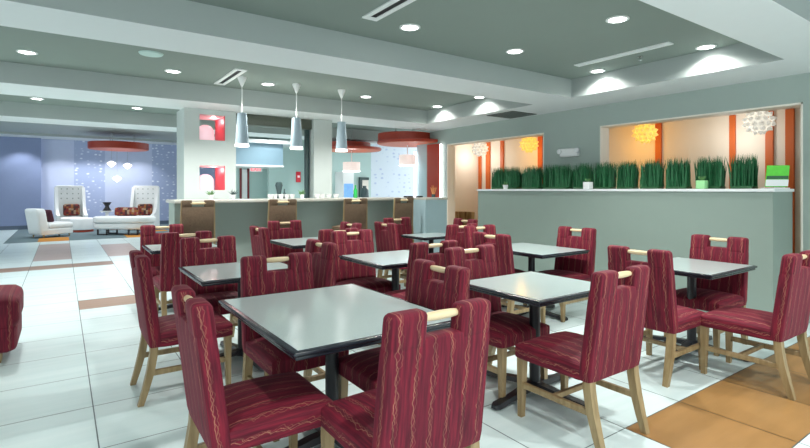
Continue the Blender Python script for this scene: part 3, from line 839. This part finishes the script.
# tall tufted wing chairs
def tall_chair(u, v, rz, lab, w=.86):
    x, y = at(u, v)
    t = empty('tall_wing_chair', (x, y, 0), lab, 'armchair', 'tall tufted white chairs against the lounge wall', rz)
    h = w / 2
    m = MB(); m.merge(plump((-h, .0, .10), (h, .16, 1.58), 10, 0, .04)); bk = m.build('backrest', 'leather', t)
    m = MB()
    for i in range(4):
        for j in range(3):
            m.lathe([(.0, 0), (.022, .0), (.016, .014), (.0, .018)], (0, 0, 0), 10, None, Matrix.Translation((-h * .6 + i * h * .4, -.002, 1.46 - j * .17)) @ Matrix.Rotation(PI / 2, 4, 'X'), False)
    m.build('tufting_buttons', 'beam_side', bk)
    m = MB(); m.merge(plump((-h + .06, -.62, .14), (h - .06, .02, .44), 8, .03, .05)); m.build('seat', 'leather', t)
    for s in (-1, 1):
        prof = [(.08, .12), (-.60, .12), (-.62, .52), (-.38, .60), (-.20, .82), (-.10, 1.2), (.0, 1.52), (.08, 1.52)]
        m = MB(); xx0, xx1 = s * (h - .07), s * (h + .03)
        m.loft([[(xx0, py, pz) for py, pz in prof], [(xx1, py, pz) for py, pz in prof]], None, .015); m.build('wing', 'leather', t)
    for sx in (-.3, .3):
        for sy in (-.52, .08):
            m = MB(); m.lathe([(.018, 0), (.026, .14)], (sx, sy, 0), 8); m.build('leg', 'oak', t)
    return x, y, rz
a1 = tall_chair(70, 229.3, .12, 'tall tufted white wing chair behind the white round ottoman')
a2 = tall_chair(145.5, 229, -.45, 'tall tufted white wing chair behind the right end of the white chaise')
for (x, y, rz), lab in ((a1, 'patchwork cushion propped in the tall chair behind the ottoman'), (a2, 'patchwork cushion propped in the tall chair behind the chaise')):
    p = Matrix.Rotation(rz, 4, 'Z') @ Vector((.03, -.16, .5)) + Vector((x, y, 0))
    cushion('cushion', .5, .42, .14, 'patch', p, (-.12, 0, rz), lab)
# round ottoman on a red plinth
x, y = at(82, 231.5)
t = empty('ottoman', (x, y, 0), 'round white ottoman on a red plinth before the left tall chair', 'ottoman')
m = MB(); m.lathe([(.34, 0), (.34, .075)], (0, 0, 0), 28); m.build('plinth', 'red', t)
m = MB(); m.lathe([(.37, .076), (.385, .12), (.385, .40), (.37, .44), (.30, .47), (.05, .48)], (0, 0, 0), 32); m.build('cushion', 'leather', t)
# chaise
x, y = at(126, 235); 
t = empty('chaise', (x, y + .35, 0), 'long low white chaise with dark sled legs, right of the ottoman', 'chaise', rz=-.60)
def stad(hl, r, z0, z1, bulge=.0):
    m = MB(); ring = []
    n = 14
    for k in range(n + 1): a = -PI / 2 + PI * k / n; ring.append((hl + r * math.cos(a), r * math.sin(a)))
    for k in range(n + 1): a = PI / 2 + PI * k / n; ring.append((-hl + r * math.cos(a), r * math.sin(a)))
    def sc(f, z): return [(px * (1 + (f - 1) * .4), py * f, z) for px, py in ring]
    h = z1 - z0
    m.loft([sc(.90, z0), sc(.98, z0 + h * .15), sc(1.0, z0 + h * .5), sc(.97, z0 + h * .85), sc(.86, z1)]); return m
stad(.52, .40, .18, .38).build('base', 'leather', t)
stad(.54, .42, .38, .58).build('seat_cushion', 'leather', t)
for sx in (-.55, .42):
    m = MB(); m.box((sx - .16, -.30, 0), (sx + .16, -.26, .03)); m.box((sx - .16, -.30, 0), (sx - .12, -.26, .19)); m.box((sx + .12, -.30, 0), (sx + .16, -.26, .19))
    m.box((sx - .16, .26, 0), (sx + .16, .30, .03)); m.box((sx - .16, .26, 0), (sx - .12, .30, .19)); m.box((sx + .12, .26, 0), (sx + .16, .30, .19)); m.build('sled_leg', 'black', t)
p = Matrix.Rotation(-.60, 4, 'Z') @ Vector((.0, .10, .585)) + Vector((x, y + .35, 0))
cushion('cushion', .78, .28, .16, 'patch', p, (-.1, 0, -.60), 'long patchwork bolster cushion lying on the white chaise')
x, y = at(119.5, 232.5)
m = MB(); m.lathe([(.24, 0), (.25, .08), (.23, .1)], (0, 0, 0), 20); tag(m.build('floor_cushion', 'red', loc=(x, y + 1.6, 0)), 'low red round floor cushion seen under the white chaise', 'floor cushion')
# white side table with a black hourglass vase
x, y = at(107, 229)
t = empty('side_table', (x, y, 0), 'white cone shaped side table between the ottoman and the chaise', 'table')
m = MB(); m.lathe([(.26, 0), (.24, .03), (.05, .45), (.05, .60), (.23, .645), (.23, .665)], (0, 0, 0), 22); m.build('pedestal', 'leather', t)
m = MB(); m.lathe([(.15, 0), (.07, .13), (.06, .17), (.15, .31), (.13, .31), (.05, .17)], (0, 0, 0), 20); tag(m.build('vase', 'black', loc=(x, y, .666)), 'black hourglass vase on the white side table', 'vase')
# outlet
m = MB(); m.box((-.05, -.012, 0), (.05, 0, .11), None, .004); tag(m.build('wall_outlet', 'skirting', loc=(on_y(27, LY - .25), LY - .25, .5)), 'small wall outlet on the plain blue wall behind the low white chair', 'outlet')

# red drum canopies with lamps
def canopy(x, y, z, r, h, lab, two=False):
    t = empty('round_canopy', (x, y, z), lab, 'ceiling canopy', 'round red ceiling canopies')
    m = MB()
    if two:
        m.lathe([(r * .99, 0), (r, .01), (r, .05), (r * .99, .055)], (0, 0, 0), 48); m.build('plate', 'red', t)
        m = MB(); m.lathe([(r * .80, .056), (r * .80, h)], (-.11, .075, 0), 48)
    else: m.lathe([(r * .99, 0), (r, .01), (r, h), (r * .99, h + .002)], (0, 0, 0), 48)
    m.build('drum', 'red', t)
    m = MB(); m.lathe([(r * .96, -.012), (r * .96, -.001)], (0, 0, 0), 48); m.build('underside', 'redlit', t)
    for k in range(3):
        a = k * 2.1; top = (LOU if y > 11.6 else CEI) - z
        m = MB(); m.tube([(r * .5 * math.cos(a), r * .5 * math.sin(a), h), (r * .5 * math.cos(a), r * .5 * math.sin(a), top)], .012, 6); m.build('hanger', 'beam_side', t)
    return t
def xy(u, d):
    a = (u - 405) / FPX; return d * (cs + a * cc), d * (cc - a * cs)
cx_, cy_ = xy(119, 17.2); canopy(cx_, cy_, hgt(149.5, cx_, cy_), .93, .22, 'wide red drum canopy hanging above the white lounge seats')
for i, (u, v, dd, lab) in enumerate(((111.5, 164, 17.0, 'small glowing jewel pendant left under the lounge canopy'), (127.5, 166, 17.3, 'small glowing jewel pendant right under the lounge canopy'), (117, 179, 17.2, 'lowest small glowing jewel pendant under the lounge canopy'))):
    x, y = xy(u, dd); zc = hgt(v, x, y); zt = hgt(148, cx_, cy_) - .013
    t = empty('jewel_pendant', (x, y, zt), lab, 'pendant lamp', 'jewel pendants under the lounge canopy')
    m = MB(); m.tube([(0, 0, 0), (0, 0, zc - zt + .1)], .004, 5); m.build('cord', 'chrome', t)
    m = MB(); m.lathe([(.02, .10), (.12, .05), (.14, .02), (.05, -.07), (.005, -.11)], (0, 0, zc - zt), 8); m.build('jewel', 'shade_rim', t, False)
c1x, c1y = xy(411, 11.0); canopy(c1x, c1y, 2.46, .76, .22, 'red drum canopy beyond the bar, nearest the right wall', True)
c2x, c2y = xy(352, 12.6); canopy(c2x, c2y, 2.45, .76, .18, 'red drum canopy beyond the bar right of the plain column', True)
for cx, cy, u, v, s, lab in ((c1x, c1y, 407.5, 160.5, .185, 'drum shade pendant under the right red canopy beyond the bar'), (c2x, c2y, 351.5, 167, .22, 'drum shade pendant under the left red canopy beyond the bar')):
    x, y = xy(u, math.hypot(cx, cy) * .99 if False else (cx * cs + cy * cc)); zc = hgt(v, x, y)
    t = empty('drum_pendant', (x, y, 2.437), lab, 'pendant lamp', 'drum shade pendants under the red canopies')
    m = MB(); m.tube([(0, 0, 0), (0, 0, zc - 2.437 + .11)], .012, 6); m.build('stem', 'white', t)
    m = MB(); m.lathe([(s, .12), (s, -.11), (s - .01, -.11), (s - .01, .12), (.02, .12)], (0, 0, zc - 2.437), 26, None, None, False); sh_ = m.build('lamp_shade', 'drum', t)
    m = MB(); m.lathe([(s + .004, -.10), (s + .004, -.125), (.02, -.125)], (0, 0, zc - 2.437), 26, None, None, False); m.build('diffuser', 'shade_rim', sh_)

# things against the pantry wall
x = on_y(347, 13.6)
t = empty('drinks_cooler', (x, 13.75, 0), 'white drinks cooler with a lit blue glass front beyond the bar', 'cooler')
m = MB(); m.box((-.19, -.25, 0), (.19, .3, 2.0), None, .012); m.build('body', 'white', t)
m = MB(); m.box((-.16, -.262, .35), (.16, -.251, 1.62), None, .004, 1); gd = m.build('glass_door', 'coolerblue', t)
m = MB(); m.box((.155, -.285, .8), (.175, -.262, 1.3), None, .004, 1); m.build('handle', 'black', gd)
x0, x1 = on_y(360, 14.3), on_y(369, 14.3)
t = empty('pantry_doorway', ((x0 + x1) / 2, 14.33, 0), 'dark framed lit serving alcove right of the drinks cooler', 'alcove')
h = (x1 - x0) / 2
m = MB(); m.box((-h, -.03, 0), (-h + .09, .06, 1.85)); m.box((-h + .09, -.03, 1.76), (h, .06, 1.85)); m.build('frame', 'darkpost', t, False)
m = MB(); m.box((-h + .09, .0, 0), (h, .06, 1.76)); m.build('lit_panel', 'cream', t, False)
jx = on_y(364.5, 14.0)
m = MB(); m.lathe([(.12, 0), (.15, .15), (.13, .42), (.06, .5), (.06, .56)], (0, 0, 0), 16)
t = empty('coffee_urn', (jx, 14.0, 0), 'dark coffee urn on a pale stand before the serving alcove', 'urn'); m.build('urn', 'vase', t, loc=(0, 0, 1.0))
m = MB(); m.box((-.2, -.2, 0), (.2, .2, 1.0), None, .01); m.build('stand', 'white', t)
# exit sign: letters
ex_, ey_ = on_y(256, 15.2), 15.2
t = empty('exit_sign', (ex_, ey_, hgt(169.3, ex_, ey_)), 'white exit sign with red letters above the corridor door', 'sign')
m = MB(); m.box((-.20, -.02, -.08), (.20, .03, .08), None, .01); m.build('sign_box', 'white', t)
cu = bpy.data.curves.new('exit_letters', 'FONT'); cu.body = 'EXIT'; cu.size = .17; cu.align_x = 'CENTER'; cu.align_y = 'CENTER'; cu.extrude = .004
to = bpy.data.objects.new('tmp', cu); COL.objects.link(to)
bpy.context.view_layer.update()
me = bpy.data.meshes.new_from_object(to.evaluated_get(bpy.context.evaluated_depsgraph_get())); bpy.data.objects.remove(to)
lo = bpy.data.objects.new('letters', me); me.materials.clear(); me.materials.append(M['exitred']); COL.objects.link(lo); lo.parent = t; lo.rotation_euler = (PI / 2, 0, 0); lo.location = (0, -.026, 0)
ax, ay = on_y(298, 14.9), 14.9
t = empty('fire_alarm', (ax, ay, hgt(177, ax, ay)), 'red wall fire alarm strobe in the corridor beside the shutter track', 'alarm')
m = MB(); m.box((-.075, -.05, -.17), (.075, 0, .17), None, .01); m.build('housing', 'alarm', t)
m = MB(); m.box((-.04, -.062, -.02), (.04, -.05, .05), None, .005, 1); m.build('strobe_lens', 'pinkglobe', t)

# ------------------------------------------------------------------ CEILING FIXTURES
def spot(loc, e, col=(1, .98, .94), size=2.3, blend=.6, r=.06):
    l = bpy.data.lights.new('spot', 'SPOT'); l.energy = e; l.color = col; l.spot_size = size; l.spot_blend = blend; l.shadow_soft_size = r
    o = bpy.data.objects.new('downlight_or_added_fill', l); o.location = loc; COL.objects.link(o); return o
def downlight(u, v, lab, e, z=CEI, xy_=None, **k):
    x, y = xy_ if xy_ else on_z(u, v, z)
    t = empty('downlight', (x, y, z), lab, 'ceiling light', 'round recessed downlights')
    m = MB(); m.lathe([(.075, -.001), (.098, -.001), (.098, -.008), (.075, -.010)], (0, 0, 0), 24, None, None, False); m.build('trim_ring', 'white', t)
    m = MB(); m.lathe([(.076, -.006), (.076, -.001)], (0, 0, 0), 24); m.build('lens', 'glow', t)
    spot((x, y, z - .03), e, **k)
E1 = 125
for u, v, lab in ((410, 27, 'round downlight right of the open slot diffuser in the nearest ceiling recess'), (515, 51, 'round downlight in the middle of the nearest ceiling recess'),
                  (617.5, 19, 'round downlight nearest us in the nearest ceiling recess, right of centre')):
    downlight(u, v, lab, E1)
WX = XR - .15
for yy, lab in ((3.70, 'downlight washing the right side of the nearest recess, far end of the white slot'), (2.42, 'downlight washing the right side of the nearest recess, near its corner')):
    downlight(0, 0, lab, 24, xy_=(WX, yy), size=2.55, blend=.5, r=.03)
for yy, lab in ((6.95, 'downlight washing the right side of the second recess, far end'), (5.85, 'downlight washing the right side of the second recess, near end above the grille')):
    downlight(0, 0, lab, 24, xy_=(WX, yy), size=2.55, blend=.5, r=.03)
for u, v, lab in ((27, 52, 'round downlight at the far left of the second ceiling recess'), (173, 71, 'round downlight left of the short slot diffuser in the second recess'),
                  (268, 84, 'round downlight between the first two glass pendants'), (366, 96.5, 'round downlight right of the third glass pendant canopy')):
    downlight(u, v, lab, E1)
for u, v, lab in ((37, 98.5, 'round downlight in the third ceiling recess above the lavender panel'), (137, 108, 'round downlight in the third ceiling recess above the red lounge canopy')):
    downlight(u, v, lab, E1)
x, y = on_z(151, 53, CEI)
m = MB(); m.lathe([(.10, -.002), (.125, -.004), (.115, -.018), (.02, -.022)], (0, 0, 0), 26); tag(m.build('ceiling_speaker', 'aqua', loc=(x, y, CEI)), 'round pale ceiling speaker in the second recess', 'speaker')
def slot_vent(x, y0, y1, w, lab, dark):
    t = empty('slot_diffuser', (x, (y0 + y1) / 2, CEI), lab, 'air vent', 'linear slot diffusers'); L = (y1 - y0) / 2
    m = MB(); m.box((-w, -L, -.014), (-w * .4, L, -.001)); m.box((w * .4, -L, -.014), (w, L, -.001)); m.box((-w * .4, -L, -.014), (w * .4, -L + .06, -.001)); m.box((-w * .4, L - .06, -.014), (w * .4, L, -.001)); m.build('frame', 'white', t, False)
    m = MB(); m.box((-w * .4, -L + .06, -.006), (w * .4, L - .06, -.001)); m.build('slot', 'slotblack' if dark else 'soffit', t, False)
slot_vent(2.22, 2.5, 3.72, .075, 'white slot diffuser with a black gap at the top centre of the photo', True)
slot_vent(1.84, 6.2, 7.25, .075, 'short white slot diffuser with a black gap over the bar side', True)
slot_vent(5.12, 2.55, 3.68, .05, 'long narrow white slot diffuser near the right side of the nearest recess', False)
x, y = on_z(640, 56, CEI)
m = MB(); m.lathe([(.03, -.001), (.03, -.012), (.008, -.02), (.008, -.045), (.022, -.05), (.02, -.055)], (0, 0, 0), 14); tag(m.build('sprinkler', 'chrome', loc=(x, y, CEI)), 'small chrome sprinkler head beside the long white slot', 'sprinkler')
t = empty('return_grille', (6.19, 5.72, SOF), 'dark square air return grille in the white soffit over the left opening', 'air vent')
m = MB(); L = .29
m.box((-L, -L, -.012), (L, -L + .03, -.001)); m.box((-L, L - .03, -.012), (L, L, -.001)); m.box((-L, -L, -.012), (-L + .03, L, -.001)); m.box((L - .03, -L, -.012), (L, L, -.001)); m.build('frame', 'grille', t, False)
m = MB()
for k in range(16): m.box((-L + .03, -L + .04 + k * .033, -.010), (L - .03, -L + .058 + k * .033, -.002))
m.build('louvres', 'grille', t, False)
m = MB(); m.box((-L + .03, -L + .03, -.0019), (L - .03, L - .03, -.001)); m.build('duct_opening', 'slotblack', t, False)

# ------------------------------------------------------------------ LIGHT
def point(loc, e, col, r=.1):
    l = bpy.data.lights.new('lamp', 'POINT'); l.energy = e; l.color = col; l.shadow_soft_size = r
    o = bpy.data.objects.new('lamp_or_fill_light', l); o.location = loc; COL.objects.link(o)
for (u, mat, _), p in zip(puffs, puff_pos):
    point((7.95, p[1] + .5, p[2] - .15), 6 if mat == 'puffwhite' else 5.5, (1, .95, .88) if mat == 'puffwhite' else (1, .46, .05), .15)  # pendant glow, added behind and beside each ball to light the nook
for cx, cy in ((c1x, c1y), (c2x, c2y)): point((cx, cy, 2.1), 16, (1, .92, .92), .15)
for (z0, z1) in nzs: point((nx1 - .1, CY + .3, z1 - .06), 1.6, (1, .75, .75), .03)
point((cx_, cy_, 1.9), 14, (1, .95, 1), .3)
for x, y in ((1.0, .3), (3.2, .3), (5.0, -.6), (-1.5, .3)): downlight(0, 0, 'x', E1, xy_=(x, y)) if False else spot((x, y, CEI - .03), E1)  # added fill spots around the viewpoint, no fixtures
for x, y in ((-.6, 17.6), (1.8, 17.2), (4.2, 17.4)): spot((x, y, LOU - .05), 150, (.96, .98, 1), 2.3, .8)  # added fill over the lounge seats, no fixtures
for x, y in ((-2.4, 6.85), (-4.4, 6.85), (-2.4, 10.2), (-4.4, 10.2), (2.7, 9.6), (4.6, 9.6)): spot((x, y, CEI - .03), E1 * .6)  # unseen fill spots added to brighten the far floor and beams
for u in (242, 296.5, 341.5): point((on_y(u, PGY), PGY, CEI - .40), 1.6, (1, .97, .86), .05)      # added uplight above the glass pendants, brightening the recess ceiling
spot((4.7, 13.0, 3.3), 100, (.97, 1, 1), 2.4, .8)  # added fill spot brightening the corridor, no fixture
# lounge wall wash and corridor fill, spots added without fixtures
def area(loc, sx, sy, e, col, rot=(0, 0, 0)):
    l = bpy.data.lights.new('panel', 'AREA'); l.shape = 'RECTANGLE'; l.size = sx; l.size_y = sy; l.energy = e; l.color = col
    o = bpy.data.objects.new('ceiling_lamp', l); o.location = loc; o.rotation_euler = rot; COL.objects.link(o); return o
for u in (20, 62, 92, 118, 142): 
    x = on_y(u, LY - 1.0); spot((x, LY - .9, LOU - .1), 85, (.95, .97, 1), 1.9, .5)
for x, y in ((3.5, 12.8), (5.0, 13.4), (7.5, 12.8)): spot((x, y, 3.35), 60, (.97, 1, 1), 2.4, .8)

W = bpy.data.worlds.new('world'); SC.world = W; W.use_nodes = True
W.node_tree.nodes['Background'].inputs[0].default_value = (.90, .97, 1.0, 1)
W.node_tree.nodes['Background'].inputs[1].default_value = 1.5
SC.view_settings.view_transform = 'Standard'; SC.view_settings.look = 'None'; SC.view_settings.gamma = 1
SC.view_settings.use_curve_mapping = False
SC.view_settings.exposure = 0.46
SC.cycles.max_bounces = 8
